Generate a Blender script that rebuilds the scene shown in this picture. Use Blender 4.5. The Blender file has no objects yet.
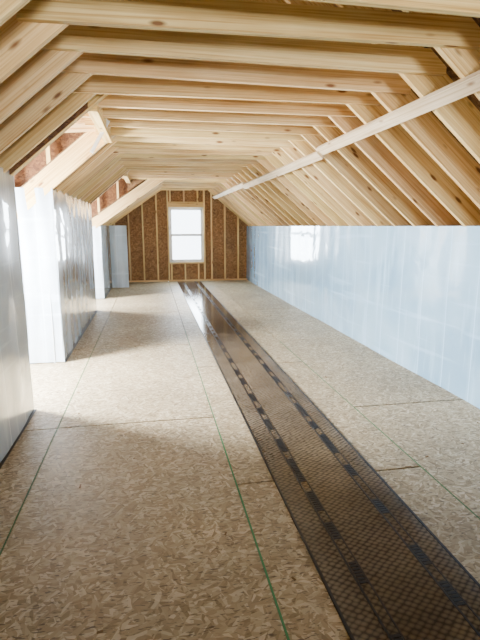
import bpy, bmesh, math, random
from mathutils import Vector, Matrix, noise
random.seed(7)
S=bpy.context.scene
COL=S.collection

# ------------------------------------------------------------ key dimensions
CAMH=1.5
XR=2.65; XL=-1.0; ZR=1.5; ZL=1.9; YE=13.4; YB=-3.2
CX=0.605; SL=0.84; ZT=2.42
CX2=1.0; SL2=0.69; ZL2=1.5; YS=10.3      # lower-pitched far bay on the left
RD=0.20
def zroof(x,y=0):
    if y>YS:
        return ZR+SL*(XR-x) if x>CX2 else ZR+SL*(XR-CX2)-SL2*(CX2-x)
    return ZR+SL*(XR-x) if x>CX else ZR+SL*(x-(2*CX-XR))
VO=RD/math.cos(math.atan(SL))
DORM=[(4.02,5.45),(8.9,10.3)]
DX=-2.25

# ------------------------------------------------------------ material helpers
def mat(name):
    m=bpy.data.materials.new(name); m.use_nodes=True
    nt=m.node_tree; b=nt.nodes['Principled BSDF']
    return m,nt,b
def N(nt,t,**k):
    n=nt.nodes.new(t)
    for a,v in k.items(): setattr(n,a,v)
    return n
def L(nt,a,b): nt.links.new(a,b)
def mapping(nt,src,scale,rot=0,loc=(0,0,0)):
    m=N(nt,'ShaderNodeMapping'); m.inputs['Scale'].default_value=scale
    m.inputs['Rotation'].default_value=(0,0,rot); m.inputs['Location'].default_value=loc
    L(nt,src,m.inputs['Vector']); return m.outputs[0]
def ramp(nt,src,stops):
    r=N(nt,'ShaderNodeValToRGB'); e=r.color_ramp.elements
    while len(e)<len(stops): e.new(.5)
    for i,(p,c) in enumerate(stops):
        e[i].position=p; e[i].color=(c[0],c[1],c[2],1) if not isinstance(c,float) else (c,c,c,1)
    L(nt,src,r.inputs[0]); return r.outputs[0]
def mix(nt,fac,a,b,mode='MIX'):
    m=N(nt,'ShaderNodeMix',data_type='RGBA',blend_type=mode)
    for s,v in ((m.inputs[0],fac),(m.inputs[6],a),(m.inputs[7],b)):
        if hasattr(v,'links'): L(nt,v,s)
        elif isinstance(v,tuple): s.default_value=(v[0],v[1],v[2],1)
        else: s.default_value=v
    return m.outputs[2]
def bump(nt,b,h,st,dist=0.01):
    n=N(nt,'ShaderNodeBump'); n.inputs['Strength'].default_value=st; n.inputs['Distance'].default_value=dist
    L(nt,h,n.inputs['Height']); L(nt,n.outputs[0],b.inputs['Normal'])

def lumber(name,light,mid,dark):
    m,nt,b=mat(name)
    uv=N(nt,'ShaderNodeUVMap').outputs[0]
    n1=N(nt,'ShaderNodeTexNoise'); n1.inputs['Scale'].default_value=1; n1.inputs['Detail'].default_value=4
    n1.inputs['Distortion'].default_value=.5
    L(nt,mapping(nt,uv,(1.1,75,1)),n1.inputs['Vector'])
    n2=N(nt,'ShaderNodeTexNoise'); n2.inputs['Scale'].default_value=1; n2.inputs['Detail'].default_value=3
    L(nt,mapping(nt,uv,(1.5,2.5,1)),n2.inputs['Vector'])
    c=ramp(nt,n1.outputs[0],[(.32,dark),(.48,mid),(.6,light)])
    c=mix(nt,1.0,c,ramp(nt,n2.outputs[0],[(.3,(.80,.72,.60)),(.7,(1.08,1.08,1.06))]),'MULTIPLY')
    v=N(nt,'ShaderNodeTexVoronoi'); v.inputs['Scale'].default_value=1
    L(nt,mapping(nt,uv,(3.2,10,1)),v.inputs['Vector'])
    k=ramp(nt,v.outputs['Distance'],[(.08,1.),(.17,0.)])
    c=mix(nt,k,c,(.20,.09,.035))
    a=N(nt,'ShaderNodeAttribute',attribute_name='tone')
    c=mix(nt,1.0,c,a.outputs['Color'],'MULTIPLY')
    L(nt,c,b.inputs['Base Color']); b.inputs['Roughness'].default_value=.65
    b.inputs['Specular IOR Level'].default_value=.25
    return m
M_WOOD=lumber('spruce_lumber',(.88,.69,.37),(.79,.57,.27),(.58,.36,.14))
M_WOODG=lumber('weathered_lumber',(.74,.62,.45),(.64,.52,.36),(.50,.38,.24))

def osb(name,cols,dark,rough=.6,scale=1.0,spec=.3,streak=.75):
    m,nt,b=mat(name)
    co=N(nt,'ShaderNodeTexCoord').outputs['UV']
    wn=N(nt,'ShaderNodeTexNoise'); wn.inputs['Scale'].default_value=9*scale
    L(nt,co,wn.inputs['Vector'])
    wv=N(nt,'ShaderNodeVectorMath',operation='MULTIPLY_ADD'); L(nt,wn.outputs['Color'],wv.inputs[0])
    wv.inputs[1].default_value=(.025,.025,0); L(nt,co,wv.inputs[2]); co=wv.outputs[0]
    lay=[]
    for i,ang in enumerate((.25,1.2,2.2,2.9)):
        r=N(nt,'ShaderNodeMapping'); r.inputs['Rotation'].default_value=(0,0,ang); L(nt,co,r.inputs['Vector'])
        v=N(nt,'ShaderNodeTexVoronoi'); v.inputs['Scale'].default_value=1
        L(nt,mapping(nt,r.outputs[0],(13*scale,52*scale,1),0,(i*3.1,i*7.3,0)),v.inputs['Vector'])
        s=N(nt,'ShaderNodeSeparateColor'); L(nt,v.outputs['Color'],s.inputs[0])
        lay.append(s.outputs[0])
    sel=N(nt,'ShaderNodeTexVoronoi'); sel.inputs['Scale'].default_value=22*scale; L(nt,co,sel.inputs['Vector'])
    ss=N(nt,'ShaderNodeSeparateColor'); L(nt,sel.outputs['Color'],ss.inputs[0])
    def pick(src,t):
        g=N(nt,'ShaderNodeMath',operation='GREATER_THAN'); L(nt,src,g.inputs[0]); g.inputs[1].default_value=t; return g.outputs[0]
    a=mix(nt,pick(ss.outputs[0],.5),lay[0],lay[1]); c2=mix(nt,pick(ss.outputs[1],.5),lay[2],lay[3])
    val=mix(nt,pick(ss.outputs[2],.5),a,c2)
    c=ramp(nt,val,[(0,cols[0]),(.35,cols[1]),(.7,cols[2]),(1,cols[3])])
    for ang in (.9,2.5,1.7):
        dk=N(nt,'ShaderNodeTexNoise'); dk.inputs['Scale'].default_value=1; dk.inputs['Detail'].default_value=2
        L(nt,mapping(nt,co,(15*scale,70*scale,1),ang,(ang*5,ang*3,0)),dk.inputs['Vector'])
        c=mix(nt,ramp(nt,dk.outputs[0],[(.635,0.),(.69,streak)]),c,dark)
    big=N(nt,'ShaderNodeTexNoise'); big.inputs['Scale'].default_value=1.3; big.inputs['Detail'].default_value=4; L(nt,co,big.inputs['Vector'])
    c=mix(nt,1.0,c,ramp(nt,big.outputs[0],[(.3,.78),(.7,1.08)]),'MULTIPLY')
    t=N(nt,'ShaderNodeAttribute',attribute_name='tone'); c=mix(nt,1.0,c,t.outputs['Color'],'MULTIPLY')
    L(nt,c,b.inputs['Base Color']); b.inputs['Roughness'].default_value=rough
    b.inputs['Specular IOR Level'].default_value=spec
    bump(nt,b,val,.3,.003)
    return m
M_FLOOR=osb('osb_subfloor',[(.23,.172,.092),(.345,.275,.165),(.44,.365,.235),(.60,.52,.37)],(.07,.046,.026),scale=1.3,rough=.5,streak=.85)
M_OSB=osb('osb_sheathing',[(.17,.075,.028),(.26,.12,.04),(.33,.165,.06),(.42,.23,.09)],(.09,.035,.012))
M_OSBR=osb('osb_roof_deck',[(.12,.06,.025),(.17,.09,.038),(.22,.12,.05),(.28,.16,.08)],(.08,.035,.012))

def film_mat(name,c1,c2,rough,coat=.6,spec=.5,wr=.15,line=1.35,cr=.1):
    m,nt,b=mat(name)
    co=N(nt,'ShaderNodeTexCoord').outputs['UV']
    n=N(nt,'ShaderNodeTexNoise'); n.inputs['Scale'].default_value=1.1; n.inputs['Detail'].default_value=5; n.inputs['Distortion'].default_value=.6
    L(nt,co,n.inputs['Vector'])
    sx=N(nt,'ShaderNodeSeparateXYZ'); L(nt,co,sx.inputs[0])
    mo=N(nt,'ShaderNodeMath',operation='MODULO'); L(nt,sx.outputs[0],mo.inputs[0]); mo.inputs[1].default_value=.406
    st=ramp(nt,mo.outputs[0],[(.0,.75),(.010,.75),(.018,.12),(.036,.12),(.045,0.),(1,0.)])
    c=mix(nt,ramp(nt,n.outputs[0],[(.35,0.),(.65,1.)]),c1,c2)
    c=mix(nt,st,c,tuple(min(1,x*line) for x in c2))
    w0=N(nt,'ShaderNodeTexNoise'); w0.inputs['Scale'].default_value=1; w0.inputs['Detail'].default_value=4
    L(nt,mapping(nt,co,(.5,9,1),.05),w0.inputs['Vector'])
    c=mix(nt,ramp(nt,w0.outputs[0],[(.58,0.),(.70,.6)]),c,tuple(min(1,x*1.35) for x in c2))
    w1=N(nt,'ShaderNodeTexNoise'); w1.inputs['Scale'].default_value=1; w1.inputs['Detail'].default_value=5
    L(nt,mapping(nt,co,(9,1.1,1),.12),w1.inputs['Vector'])
    c=mix(nt,ramp(nt,w1.outputs[0],[(.55,0.),(.68,.45)]),c,tuple(min(1,x*1.3+.04) for x in c2))
    L(nt,c,b.inputs['Base Color'])
    b.inputs['Roughness'].default_value=rough; b.inputs['Specular IOR Level'].default_value=spec
    b.inputs['Coat Weight'].default_value=coat; b.inputs['Coat Roughness'].default_value=.03
    w=N(nt,'ShaderNodeTexNoise'); w.inputs['Scale'].default_value=1; w.inputs['Detail'].default_value=2; w.inputs['Distortion'].default_value=1.0
    L(nt,mapping(nt,co,(1.8,2.2,1)),w.inputs['Vector'])
    bp=N(nt,'ShaderNodeBump'); bp.inputs['Strength'].default_value=wr; bp.inputs['Distance'].default_value=.03
    L(nt,w.outputs[0],bp.inputs['Height'])
    r=N(nt,'ShaderNodeTexNoise'); r.noise_type='RIDGED_MULTIFRACTAL'; r.inputs['Scale'].default_value=1; r.inputs['Detail'].default_value=3
    L(nt,mapping(nt,co,(2.6,1.3,1),.35),r.inputs['Vector'])
    b2=N(nt,'ShaderNodeBump'); b2.inputs['Strength'].default_value=cr; b2.inputs['Distance'].default_value=.02
    L(nt,r.outputs[0],b2.inputs['Height']); L(nt,bp.outputs[0],b2.inputs['Normal'])
    L(nt,b2.outputs[0],b.inputs['Normal']); L(nt,b2.outputs[0],b.inputs['Coat Normal'])
    return m
M_FILMR=film_mat('poly_film_blue',(.21,.40,.58),(.34,.55,.74),.22,1.0,.6,.13,1.3,.18)
M_FILML=film_mat('poly_film_grey',(.34,.39,.42),(.50,.56,.60),.25,.9,.5,.25,1.4,.25)
M_FILMW=film_mat('poly_film_white',(.42,.50,.58),(.56,.65,.74),.30,.8,.5,.3,1.15,.6)

m,nt,b=mat('white_vinyl'); b.inputs['Base Color'].default_value=(.85,.86,.87,1); b.inputs['Roughness'].default_value=.35; M_VINYL=m
m,nt,b=mat('window_glass')
for i in list(nt.nodes): nt.nodes.remove(i)
o=N(nt,'ShaderNodeOutputMaterial'); t=N(nt,'ShaderNodeBsdfTransparent'); g=N(nt,'ShaderNodeBsdfGlossy'); g.inputs['Roughness'].default_value=.02
mx=N(nt,'ShaderNodeMixShader'); mx.inputs[0].default_value=.06; L(nt,t.outputs[0],mx.inputs[1]); L(nt,g.outputs[0],mx.inputs[2]); L(nt,mx.outputs[0],o.inputs[0]); M_GLASS=m
m,nt,b=mat('under_floor_dark'); b.inputs['Base Color'].default_value=(.02,.015,.01,1); M_DARK=m
m,nt,b=mat('green_chalk'); b.inputs['Base Color'].default_value=(.04,.20,.08,1); b.inputs['Roughness'].default_value=.9; M_GREEN=m
m,nt,b=mat('black_rubber_and_gap'); b.inputs['Base Color'].default_value=(.006,.007,.010,1); b.inputs['Roughness'].default_value=.35; b.inputs['Specular IOR Level'].default_value=.2; M_BLACK=m  # runner ribs, and the painted shadow gap under the left walls

# runner: embossed dark plastic mesh
m,nt,b=mat('embossed_runner')
co=N(nt,'ShaderNodeTexCoord').outputs['UV']
v2=N(nt,'ShaderNodeTexVoronoi'); v2.inputs['Scale'].default_value=1; v2.inputs['Randomness'].default_value=.25
mp=mapping(nt,co,(33,42,1),math.radians(45)); L(nt,mp,v2.inputs['Vector'])
c=ramp(nt,v2.outputs['Distance'],[(.15,(.150,.122,.090)),(.40,(.10,.082,.062)),(.60,(.032,.027,.022))])
nn=N(nt,'ShaderNodeTexNoise'); nn.inputs['Scale'].default_value=2.5; nn.inputs['Detail'].default_value=6; L(nt,co,nn.inputs['Vector'])
c=mix(nt,1.0,c,ramp(nt,nn.outputs[0],[(.3,.6),(.7,1.25)]),'MULTIPLY')
L(nt,c,b.inputs['Base Color']); b.inputs['Roughness'].default_value=.12; b.inputs['Specular IOR Level'].default_value=.22
bump(nt,b,v2.outputs['Distance'],.12,.003); M_RUN=m

# ------------------------------------------------------------ mesh builder
class B:
    def __init__(s):
        s.bm=bmesh.new(); s.uv=s.bm.loops.layers.uv.new('UVMap'); s.c=s.bm.loops.layers.float_color.new('tone')
    def face(s,pts,uvs,tone,mi=0,smooth=False):
        f=s.bm.faces.new([s.bm.verts.new(p) for p in pts]); f.material_index=mi; f.smooth=smooth
        for l,u in zip(f.loops,uvs): l[s.uv].uv=u; l[s.c]=(tone[0],tone[1],tone[2],1)
    def beam(s,p0,p1,side,th,dp,mi=0,tone=None):
        """timber whose p0-p1 line is the middle of its lower edge face; side = thickness direction"""
        p0=Vector(p0);p1=Vector(p1);a=(p1-p0);ln=a.length;a.normalize()
        sd=Vector(side).normalized(); up=sd.cross(a).normalized()
        if up.z<-1e-6: up=-up
        if tone is None:
            t=random.uniform(.76,1.1); tone=(t,t*random.uniform(.94,1.02),t*random.uniform(.84,1.04))
        ou=random.uniform(0,60); ov=random.uniform(0,60)
        o=[p0-sd*th/2,p0+sd*th/2,p0+sd*th/2+up*dp,p0-sd*th/2+up*dp]
        e=[x+a*ln for x in o]; per=[0,th,th+dp,2*th+dp,2*th+2*dp]
        for i in range(4):
            j=(i+1)%4
            s.face([o[i],e[i],e[j],o[j]],[(ou,ov+per[i]),(ou+ln,ov+per[i]),(ou+ln,ov+per[i+1]),(ou,ov+per[i+1])],tone,mi)
        s.face([o[3],o[2],o[1],o[0]],[(ou,ov),(ou+.01,ov+th),(ou+.02,ov+dp),(ou,ov+dp)],tone,mi)
        s.face(e,[(ou,ov),(ou+.01,ov+th),(ou+.02,ov+dp),(ou,ov+dp)],tone,mi)
    def box(s,lo,hi,tone=(1,1,1),mi=0,rotuv=None):
        x0,y0,z0=lo;x1,y1,z1=hi
        V=[(x0,y0,z0),(x1,y0,z0),(x1,y1,z0),(x0,y1,z0),(x0,y0,z1),(x1,y0,z1),(x1,y1,z1),(x0,y1,z1)]
        for q,ax in (((0,3,2,1),2),((4,5,6,7),2),((0,1,5,4),1),((2,3,7,6),1),((1,2,6,5),0),((3,0,4,7),0)):
            pts=[V[i] for i in q]
            k=[(0,1),(0,2),(1,2)][{2:0,1:1,0:2}[ax]]
            s.face(pts,[(p[k[0]],p[k[1]]) for p in pts],tone,mi)
    def slab(s,pts,th,uvf,tone=(1,1,1),mi=0):
        P=[Vector(p) for p in pts]; n=(P[1]-P[0]).cross(P[2]-P[0]).normalized()
        if n.z<0: n=-n
        Q=[p+n*th for p in P]
        s.face(P,[uvf(p) for p in P],tone,mi); s.face(Q[::-1],[uvf(p) for p in Q[::-1]],tone,mi)
        for i in range(len(P)):
            j=(i+1)%len(P); f=[P[i],P[j],Q[j],Q[i]]
            s.face(f,[uvf(p) for p in f],tone,mi)
    def obj(s,name,mats,parent=None):
        bmesh.ops.recalc_face_normals(s.bm,faces=s.bm.faces)
        me=bpy.data.meshes.new(name); s.bm.to_mesh(me); s.bm.free()
        for m in mats: me.materials.append(m)
        o=bpy.data.objects.new(name,me); COL.objects.link(o)
        if parent: o.parent=parent
        return o
def empty(name):
    o=bpy.data.objects.new(name,None); COL.objects.link(o); return o

# ------------------------------------------------------------ floor
b=B()
cx=[.45+1.19*k for k in range(-4,5)]
for k in range(len(cx)-1):
    x0,x1=max(cx[k],-3.6),min(cx[k+1],4.9)
    off={3:1.16,4:.12,5:1.16}.get(k,random.uniform(0,2))
    y=YB-2.44+(off-(YB-2.44))%2.44-2.44
    while y<YE:
        a,c=max(y,YB),min(y+2.44,YE)
        if c>a:
            t=random.uniform(.90,1.09)
            b.box((x0+.005,a+.008,-.018),(x1-.005,c-.008,0),(t,t*.99,t*.97))
        y+=2.44
b.box((-3.6,YB,-.06),(4.9,YE,-.02),mi=1)
b.obj('floor',[M_FLOOR,M_DARK])

# chalk lines
b=B(); b.box((.446,.5,.0002),(.455,3.3,.0012)); b.box((.448,3.3,.0002),(.453,7,.001))
b.box((1.636,1.5,.0002),(1.642,6,.001)); b.box((-.742,2.0,.0002),(-.738,7,.001))
b.obj('chalk_line',[M_GREEN])

# runner
b=B(); X0,X1=.68,1.32
b.box((X0,-1.5,.0005),(X1,YE-.15,.006))
b.box((X0-.004,-1.5,.0005),(X0+.008,YE-.15,.009),mi=1)
b.box((X1-.008,-1.5,.0005),(X1+.004,YE-.15,.009),mi=1)
for fx in (.22,.74):
    xx=X0+(X1-X0)*fx
    b.box((xx-.006,-1.5,.006),(xx+.003,YE-.2,.0085),mi=1)
    b.box((xx+.044,-1.5,.006),(xx+.050,YE-.2,.0085),mi=1)
    y=-1.4+fx*.3
    while y<YE-.5:
        ln=random.choice((.14,.2,.3))
        n=int(ln/.02)
        for i in range(n):
            b.box((xx+.006,y+i*.020,.006),(xx+.042,y+i*.020+.014,.0085),mi=1)
        y+=ln+random.choice((.1,.16,.26))
b.obj('floor_runner',[M_RUN,M_BLACK])

# small floor debris
b=B()
for i in range(60):
    x=random.uniform(-.9,2.5); y=random.uniform(1.2,11)
    if X0-.05<x<X1+.05 or any(abs(x-q)<.05 for q in (.45,1.64,-.74)): continue
    a=random.uniform(0,3.1); l=random.uniform(.01,.04)
    b.beam((x,y,.0005),(x+l*math.cos(a),y+l*math.sin(a),.0005),(-math.sin(a),math.cos(a),0),.008,.003,tone=(.2,.16,.12))
b.obj('wood_debris',[M_WOOD])

# ------------------------------------------------------------ roof timbers
ys=[]; y=2.15-.4064*13
while y<YE-.05:
    if y>YB+.05: ys.append(y)
    y+=.4064
def in_dorm(y,m=0): return any(a-m<y<c+m for a,c in DORM)
ridge_z=zroof(CX); ridge2=zroof(CX2,YE)
b=B()
for y in ys:
    cxx=CX2 if y>YS else CX
    b.beam((XR+.75,y,zroof(XR+.75)),(cxx+.02,y,zroof(cxx+.02,y)),(0,1,0),.038,RD)
    if not in_dorm(y,.06) or y>YS:
        x0=XL-.7; b.beam((x0,y,zroof(x0,y)),(cxx-.02,y,zroof(cxx-.02,y)),(0,1,0),.038,RD)
    else:
        b.beam((-.42,y,zroof(-.42)),(CX-.02,y,ridge_z-.017),(0,1,0),.038,RD)
for a,c in DORM:   # doubled trimmer rafters + header at each dormer opening
    for yy in (a-.06,a-.02,c+.02,c+.06):
        cxx=CX2 if yy>YS else CX
        x0=XL-.7; b.beam((x0,yy,zroof(x0,yy)),(cxx-.02,yy,zroof(cxx-.02,yy)),(0,1,0),.038,RD)
    b.beam((-.40,a,zroof(-.40)-.02),(-.40,c,zroof(-.40)-.02),(1,0,0),.076,.22)
b.obj('roof_rafters',[M_WOOD])
b=B(); b.beam((CX,YB,ridge_z),(CX,YS,ridge_z),(1,0,0),.038,.2); b.beam((CX2,YS,ridge2),(CX2,YE,ridge2),(1,0,0),.038,.2); b.obj('ridge_board',[M_WOOD])

b=B()
for i,y in enumerate(ys):
    ex=.25+random.uniform(-.03,.04)
    xr=XR-(ZT-ZR)/SL+ex; xl=2*CX-XR+(ZT-ZR)/SL-ex+.06
    if y>YS: xl=CX2-(ridge2-ZT)/SL2-ex+.06
    dz=random.uniform(-.014,.014)
    b.beam((xl,y-.0395,ZT+dz),(xr,y-.0395,ZT-dz),(0,1,0),.038,.14)
b.obj('collar_ties',[M_WOOD])

# long brace nailed under right rafters
b=B()
bx=1.74; bz=zroof(bx)
sd=Vector((1,0,-SL)).normalized()
nrm=Vector((-SL,0,-1)).normalized()
p=Vector((bx,0,bz))+nrm*.04
b.beam((p.x,-1.0,p.z),(p.x,4.9,p.z),(sd.x,0,sd.z),.089,.038,tone=(1,1,1))
b.beam((p.x-.0,4.86,p.z-.0385),(p.x+.0,9.0,p.z-.0385),(sd.x,0,sd.z),.089,.038,tone=(.95,.95,.95))
b.beam((p.x,8.9,p.z),(p.x,YE-.1,p.z),(sd.x,0,sd.z),.089,.038,tone=(1,1,1))
b.obj('roof_brace',[M_WOODG])

# ------------------------------------------------------------ roof deck (ceiling)
b=B()
def deck(x0,x1,y0,y1):
    ym=(y0+y1)/2
    pts=[(x0,y0,zroof(x0,ym)+VO),(x1,y0,zroof(x1,ym)+VO),(x1,y1,zroof(x1,ym)+VO),(x0,y1,zroof(x0,ym)+VO)]
    t=random.uniform(.88,1.1)
    b.slab(pts,.012,lambda p:(p.x*1.3,p.y),(t,t,t))
segs=[YB];
for a,c in DORM: segs+= [a,c]
segs.append(YE)
for i in range(len(segs)-1):
    y0,y1=segs[i],segs[i+1]; ym=(y0+y1)/2; d=in_dorm(ym)
    yy=y0
    while yy<y1-1e-4:
        ye=min(yy+1.22,y1)
        xs=[-3.1,-2.2,-1.2,-.42,CX2] if ym>YS else ([-3.4,-2.2,-1.2,-.42,CX] if not d else [-.42,CX])
        for k in range(len(xs)-1): deck(xs[k],xs[k+1],yy,ye)
        yy=ye
for yA,yB in ((YB,YS),(YS,YE)):
    yy=yA
    while yy<yB-1e-4:
        ye=min(yy+2.44,yB)
        xs=[CX if yA<YS else CX2,1.4,2.2,3.1,4.75]
        for k in range(len(xs)-1): deck(xs[k],xs[k+1],yy,ye)
        yy=ye
P=[(-.42,YS,zroof(-.42,YE)+VO),(CX2,YS,ridge2+VO),(CX,YS,ridge_z+VO),(-.42,YS,zroof(-.42)+VO)]
b.face(P,[(p[0],p[2]) for p in P],(1,1,1))
b.obj('ceiling',[M_OSBR])

# ------------------------------------------------------------ films
def film(name,org,u,v,mi_mat,amp=.006,stud=.406,seed=0,parent=None,fold=0,res=.06,ff=21):
    org=Vector(org);u=Vector(u);v=Vector(v);lu=u.length;lv=v.length;n=u.cross(v).normalized()
    nu=max(2,int(lu/res));nv=max(2,int(lv/res)); s=B()
    vs=[]
    for i in range(nu+1):
        row=[]
        for j in range(nv+1):
            a=i/nu*lu;c=j/nv*lv
            d=amp*.3*math.sin(math.pi*a/stud)**2+amp*2*noise.noise(Vector((a*.9+seed,c*1.0,seed)))+amp*.35*noise.noise(Vector((a*4+seed,c*3,3)))
            if fold: d+=fold*math.sin(a*ff+1.5*math.sin(c*2+seed))*(.5+.5*c/lv)
            row.append(s.bm.verts.new(org+u*(i/nu)+v*(j/nv)+n*d))
        vs.append(row)
    for i in range(nu):
        for j in range(nv):
            f=s.bm.faces.new([vs[i][j],vs[i+1][j],vs[i+1][j+1],vs[i][j+1]]); f.smooth=True
            for l,(p,q) in zip(f.loops,((i,j),(i+1,j),(i+1,j+1),(i,j+1))):
                l[s.uv].uv=(p/nu*lu+seed,q/nv*lv); l[s.c]=(1,1,1,1)
    return s.obj(name,[mi_mat],parent)

# right knee wall: studs, plates, film
W=empty('wall_right')
b=B()
b.beam((XR+.07,YB,0),(XR+.07,YE,0),(1,0,0),.09,.038)
b.beam((XR+.07,YB,ZR-.08),(XR+.07,YE,ZR-.08),(1,0,0),.09,.038)
for y in ys: b.beam((XR+.115,y,.038),(XR+.115,y,ZR-.08),(0,1,0),.038,.09)
b.obj('studs',[M_WOOD],W)
b=B(); b.box((XR+.12,YB,0),(XR+.13,YE,ZR-.05)); b.obj('insulation_backing',[M_FILMR],W)
film('plastic_film',(XR-.0,YB,.0),(0,YE-YB,0),(0,0,ZR),M_FILMR,amp=.009,seed=2.2,parent=W)

# left knee walls
W=empty('wall_left')
LW=[(YB,DORM[0][0],ZL),(DORM[0][1],DORM[1][0],ZL),(DORM[1][1],YE,ZL2+.03)]
for i,(a,c,zl) in enumerate(LW):
    b=B(); b.box((XL-.10,a,0),(XL-.09,c,zl-.02)); b.obj(f'backing_{i}',[M_FILML],W)
    b=B(); b.box((XL-.01,a,0.001),(XL+.022,c,.006)); b.obj(f'shadow_gap_strip_{i}',[M_BLACK],W)  # black strip painting in the shaded gap at the wall base
    b=B(); b.beam((XL-.06,a+.03,zl-.06),(XL-.06,c-.03,zl-.06),(1,0,0),.08,.038)
    b.beam((XL-.06,a+.03,0),(XL-.06,c-.03,0),(1,0,0),.08,.038)
    b.obj(f'plates_{i}',[M_WOOD],W)
    film(f'plastic_film_{i}',(XL,c,0.01),(0,a-c,0),(0,0,zl-.01),M_FILML,amp=.010,seed=5+i*3,parent=W)

# dormers
for i,(a,c) in enumerate(DORM):
    W=empty('dormer' if i==0 else f'dormer.{i:03d}')
    zt0=zroof(-.42)+VO; zt1=zt0-.12
    def zd(x): return zt0+(zt1-zt0)*((-.42-x)/(-.42-DX))
    b=B()
    b.slab([(-.42,a-.03,zd(-.42)),(DX-.05,a-.03,zd(DX-.05)),(DX-.05,c+.03,zd(DX-.05)),(-.42,c+.03,zd(-.42))],.012,lambda p:(p.x,p.y))
    for yy,sg in ((a,-1),(c,1)):
        yo=yy+sg*.10; yq=YE if (i==1 and sg==1) else 0
        P=[(-.42,yo,zroof(-.42,yq)),(XL-.12,yo,zroof(XL-.12,yq)),(XL-.12,yo,0),(DX,yo,0),(DX,yo,zd(DX)),(-.42,yo,zd(-.42))]
        Q=[(p[0],p[1]+sg*.012,p[2]) for p in P]
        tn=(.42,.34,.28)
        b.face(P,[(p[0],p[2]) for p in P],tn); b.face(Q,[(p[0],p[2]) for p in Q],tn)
    wy0,wy1=a+.33,c-.33; wz0,wz1=.75,1.85
    b.box((DX-.012,a-.1,0),(DX,wy0,zd(DX))); b.box((DX-.012,wy1,0),(DX,c+.1,zd(DX)))
    b.box((DX-.012,wy0,0),(DX,wy1,wz0)); b.box((DX-.012,wy0,wz1),(DX,wy1,zd(DX)))
    b.obj('osb_skin',[M_OSB],W)
    b=B()
    for yy,sg in ((a,-1),(c,1)):
        yq=YE if (i==1 and sg==1) else 0
        for k in range(5):
            xx=-.62-k*.39
            if xx<XL-.1: b.beam((xx,yy+sg*.055,.01),(xx,yy+sg*.055,zd(xx)-.1),(1,0,0),.038,.07)
            else: b.beam((xx,yy+sg*.055,zroof(xx,yq)+.15),(xx,yy+sg*.055,zd(xx)-.02),(1,0,0),.038,.04)
    k=a+.2
    while k<c:
        b.beam((-.46,k,zd(-.46)-.15),(DX,k,zd(DX)-.15),(0,1,0),.038,.14); k+=.406
    for yy in (a+.02,wy0-.02,wy1+.02,c-.02): b.beam((DX+.045,yy,0),(DX+.045,yy,zd(DX)-.1),(0,1,0),.038,.09)
    b.beam((DX+.09,wy0,wz0-.04),(DX+.09,wy1,wz0-.04),(1,0,0),.09,.038)
    b.beam((DX+.045,wy0,wz1),(DX+.045,wy1,wz1),(1,0,0),.09,.15)
    b.obj('framing',[M_WOOD],W)
    film('plastic_cheek_near',(DX+.1,a-.0,.01),(XL-DX-.1,0,0),(0,0,ZL-.02),M_FILMW,amp=.008,seed=9+i,parent=W,fold=.004,res=.03,ff=30)
    film('plastic_cheek_far',(XL+.01,c,.01),(DX+.1-XL,0,0),(0,0,(ZL if i==0 else ZL2)-.02),M_FILMW,amp=.010,seed=12+i,parent=W,fold=.005,res=.03,ff=34)

def window(name,axis,pos,lo,hi,z0,z1,inward):
    """double-hung vinyl window"""
    b=B(); fr=.05; zm=(z0+z1)/2
    def bx(a,c,d0,d1,za,zb,mi=0):
        if axis=='x': b.box((a,pos+min(d0*inward,d1*inward),za),(c,pos+max(d0*inward,d1*inward),zb),mi=mi)
        else: b.box((pos+min(d0*inward,d1*inward),a,za),(pos+max(d0*inward,d1*inward),c,zb),mi=mi)
    bx(lo,lo+fr,-.03,.05,z0,z1); bx(hi-fr,hi,-.03,.05,z0,z1)
    bx(lo,hi,-.03,.05,z0,z0+fr); bx(lo,hi,-.03,.05,z1-fr,z1)
    bx(lo+fr,hi-fr,0,.035,zm-.025,zm+.025)
    for s0,s1,d in ((z0+fr,zm,.02),(zm,z1-fr,.0)):
        bx(lo+fr,lo+fr+.03,d,d+.025,s0,s1); bx(hi-fr-.03,hi-fr,d,d+.025,s0,s1)
        bx(lo+fr,hi-fr,d,d+.025,s0,s0+.03); bx(lo+fr,hi-fr,d,d+.025,s1-.03,s1)
        bx(lo+fr,hi-fr,d+.01,d+.013,s0,s1,1)
    return b.obj(name,[M_VINYL,M_GLASS])
for i,(a,c) in enumerate(DORM): window(f'window_{i+1}','y',DX,a+.33,c-.33,.75,1.85,1)

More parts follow.
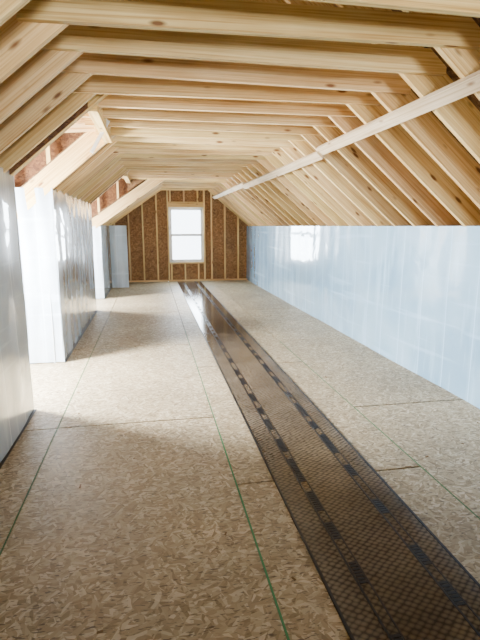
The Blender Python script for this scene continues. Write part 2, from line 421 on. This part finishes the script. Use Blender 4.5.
# ------------------------------------------------------------ gable walls
EW=(.50,1.44,.52,2.0)
def gable(name,y,sg,win):
    W=empty(name); b=B(); wx0,wx1,wz0,wz1=win
    cxx=CX2 if y>YS else CX
    f=lambda x:zroof(x,y)+VO
    def quad(x0,x1,za,zb):
        pts=[(x0,y,za),(x1,y,za)]
        top=[(x1,y,zb if zb else f(x1))]
        if zb is None and x0<cxx<x1: top.append((cxx,y,f(cxx)))
        top.append((x0,y,zb if zb else f(x0)))
        P=pts+top; Q=[(p[0],y+sg*.012,p[2]) for p in P]
        t=random.uniform(.9,1.1)
        b.face(P,[(p[0],p[2]) for p in P],(t,t,t)); b.face(Q,[(p[0],p[2]) for p in Q],(t,t,t))
    quad(-3.0 if y>YS else -3.3,-.9,0,None)
    quad(-.9,wx0,0,None)
    quad(wx0,wx1,0,wz0); quad(wx0,wx1,wz1,None); quad(wx1,4.7,0,None)
    b.obj('osb_sheathing',[M_OSB],W)
    b=B(); yi=y-sg*.05
    for k in range(14):
        xx=-.93+.37*k
        if xx>XR+.1: break
        if wx0-.06<xx<wx1+.06:
            b.beam((xx,yi+.045*sg,.04),(xx,yi+.045*sg,wz0-.04),(1,0,0),.038,.09)
            b.beam((xx,yi+.045*sg,wz1+.1),(xx,yi+.045*sg,f(xx)),(1,0,0),.038,.09)
        else: b.beam((xx,yi+.045*sg,.04),(xx,yi+.045*sg,f(xx)),(1,0,0),.038,.09)
    for xx in (wx0-.02,wx1+.02): b.beam((xx,yi+.045*sg,.04),(xx,yi+.045*sg,f(xx)),(1,0,0),.038,.09)
    b.beam((-1.1,yi,0),(XR+.1,yi,0),(0,1,0),.09,.038)
    b.beam((wx0,yi,wz0-.04),(wx1,yi,wz0-.04),(0,1,0),.09,.038)
    b.beam((wx0,yi,wz1),(wx1,yi,wz1),(0,1,0),.09,.14)
    b.obj('studs',[M_WOOD],W)
    window('window_3' if sg>0 else 'window_4','x',y,wx0,wx1,wz0,wz1,-sg)
gable('wall_back',YE,1,EW)
gable('wall_front',YB,-1,(.1,1.2,1.0,2.1))  # unseen end behind camera; window sized to limit light on near floor

# hanging plastic sheets at the far left and by the first dormer
film('plastic_curtain',(-.56,12.1,.01),(-.40,.0,0),(0,0,1.50),M_FILMW,amp=.006,fold=.02,seed=3,res=.025)
b=B(); b.beam((-.50,4.85,2.16),(-.33,4.85,2.45),(0,1,0),.02,.03)
b.obj('plastic_strip',[M_VINYL])

# ------------------------------------------------------------ lights
def area(name,loc,dirv,sx,sy,power,col,spread=180):
    l=bpy.data.lights.new(name,'AREA'); l.shape='RECTANGLE'; l.size=sx; l.size_y=sy; l.energy=power; l.color=col
    l.spread=math.radians(spread)
    o=bpy.data.objects.new(name,l); COL.objects.link(o); o.location=loc
    o.rotation_euler=Vector(dirv).to_track_quat('-Z','Z').to_euler(); return o
for i,(a,c) in enumerate(DORM):
    area(f'daylight_dormer_{i}',(DX-.12,(a+c)/2,1.35),(1,.04,-.5),c-a-.8,.85,1700 if i==0 else 1150,(.98,.99,1))
area('daylight_gable',(.97,YE+.2,1.3),(0,-1,-.1),.9,1.4,140,(.80,.91,1))
area('ceiling_fill_front',(.65,YB-.2,1.5),(0,1,.75),1.1,.9,330,(1,.99,.97),105)  # added fill from behind the camera, tilted up to brighten the ceiling

w=bpy.data.worlds.new('sky'); S.world=w; w.use_nodes=True
bg=w.node_tree.nodes['Background']; bg.inputs[0].default_value=(.8,.9,1,1); bg.inputs[1].default_value=10

# ------------------------------------------------------------ camera
cam=bpy.data.cameras.new('camera'); co=bpy.data.objects.new('camera',cam); COL.objects.link(co); S.camera=co
cam.sensor_fit='VERTICAL'; cam.sensor_height=32; cam.lens=480/640*32
psi=math.radians(10.43); p=math.radians(11.08)
co.location=(0,0,CAMH)
co.rotation_euler=(math.pi/2-p,0,-psi)
cam.clip_start=.05
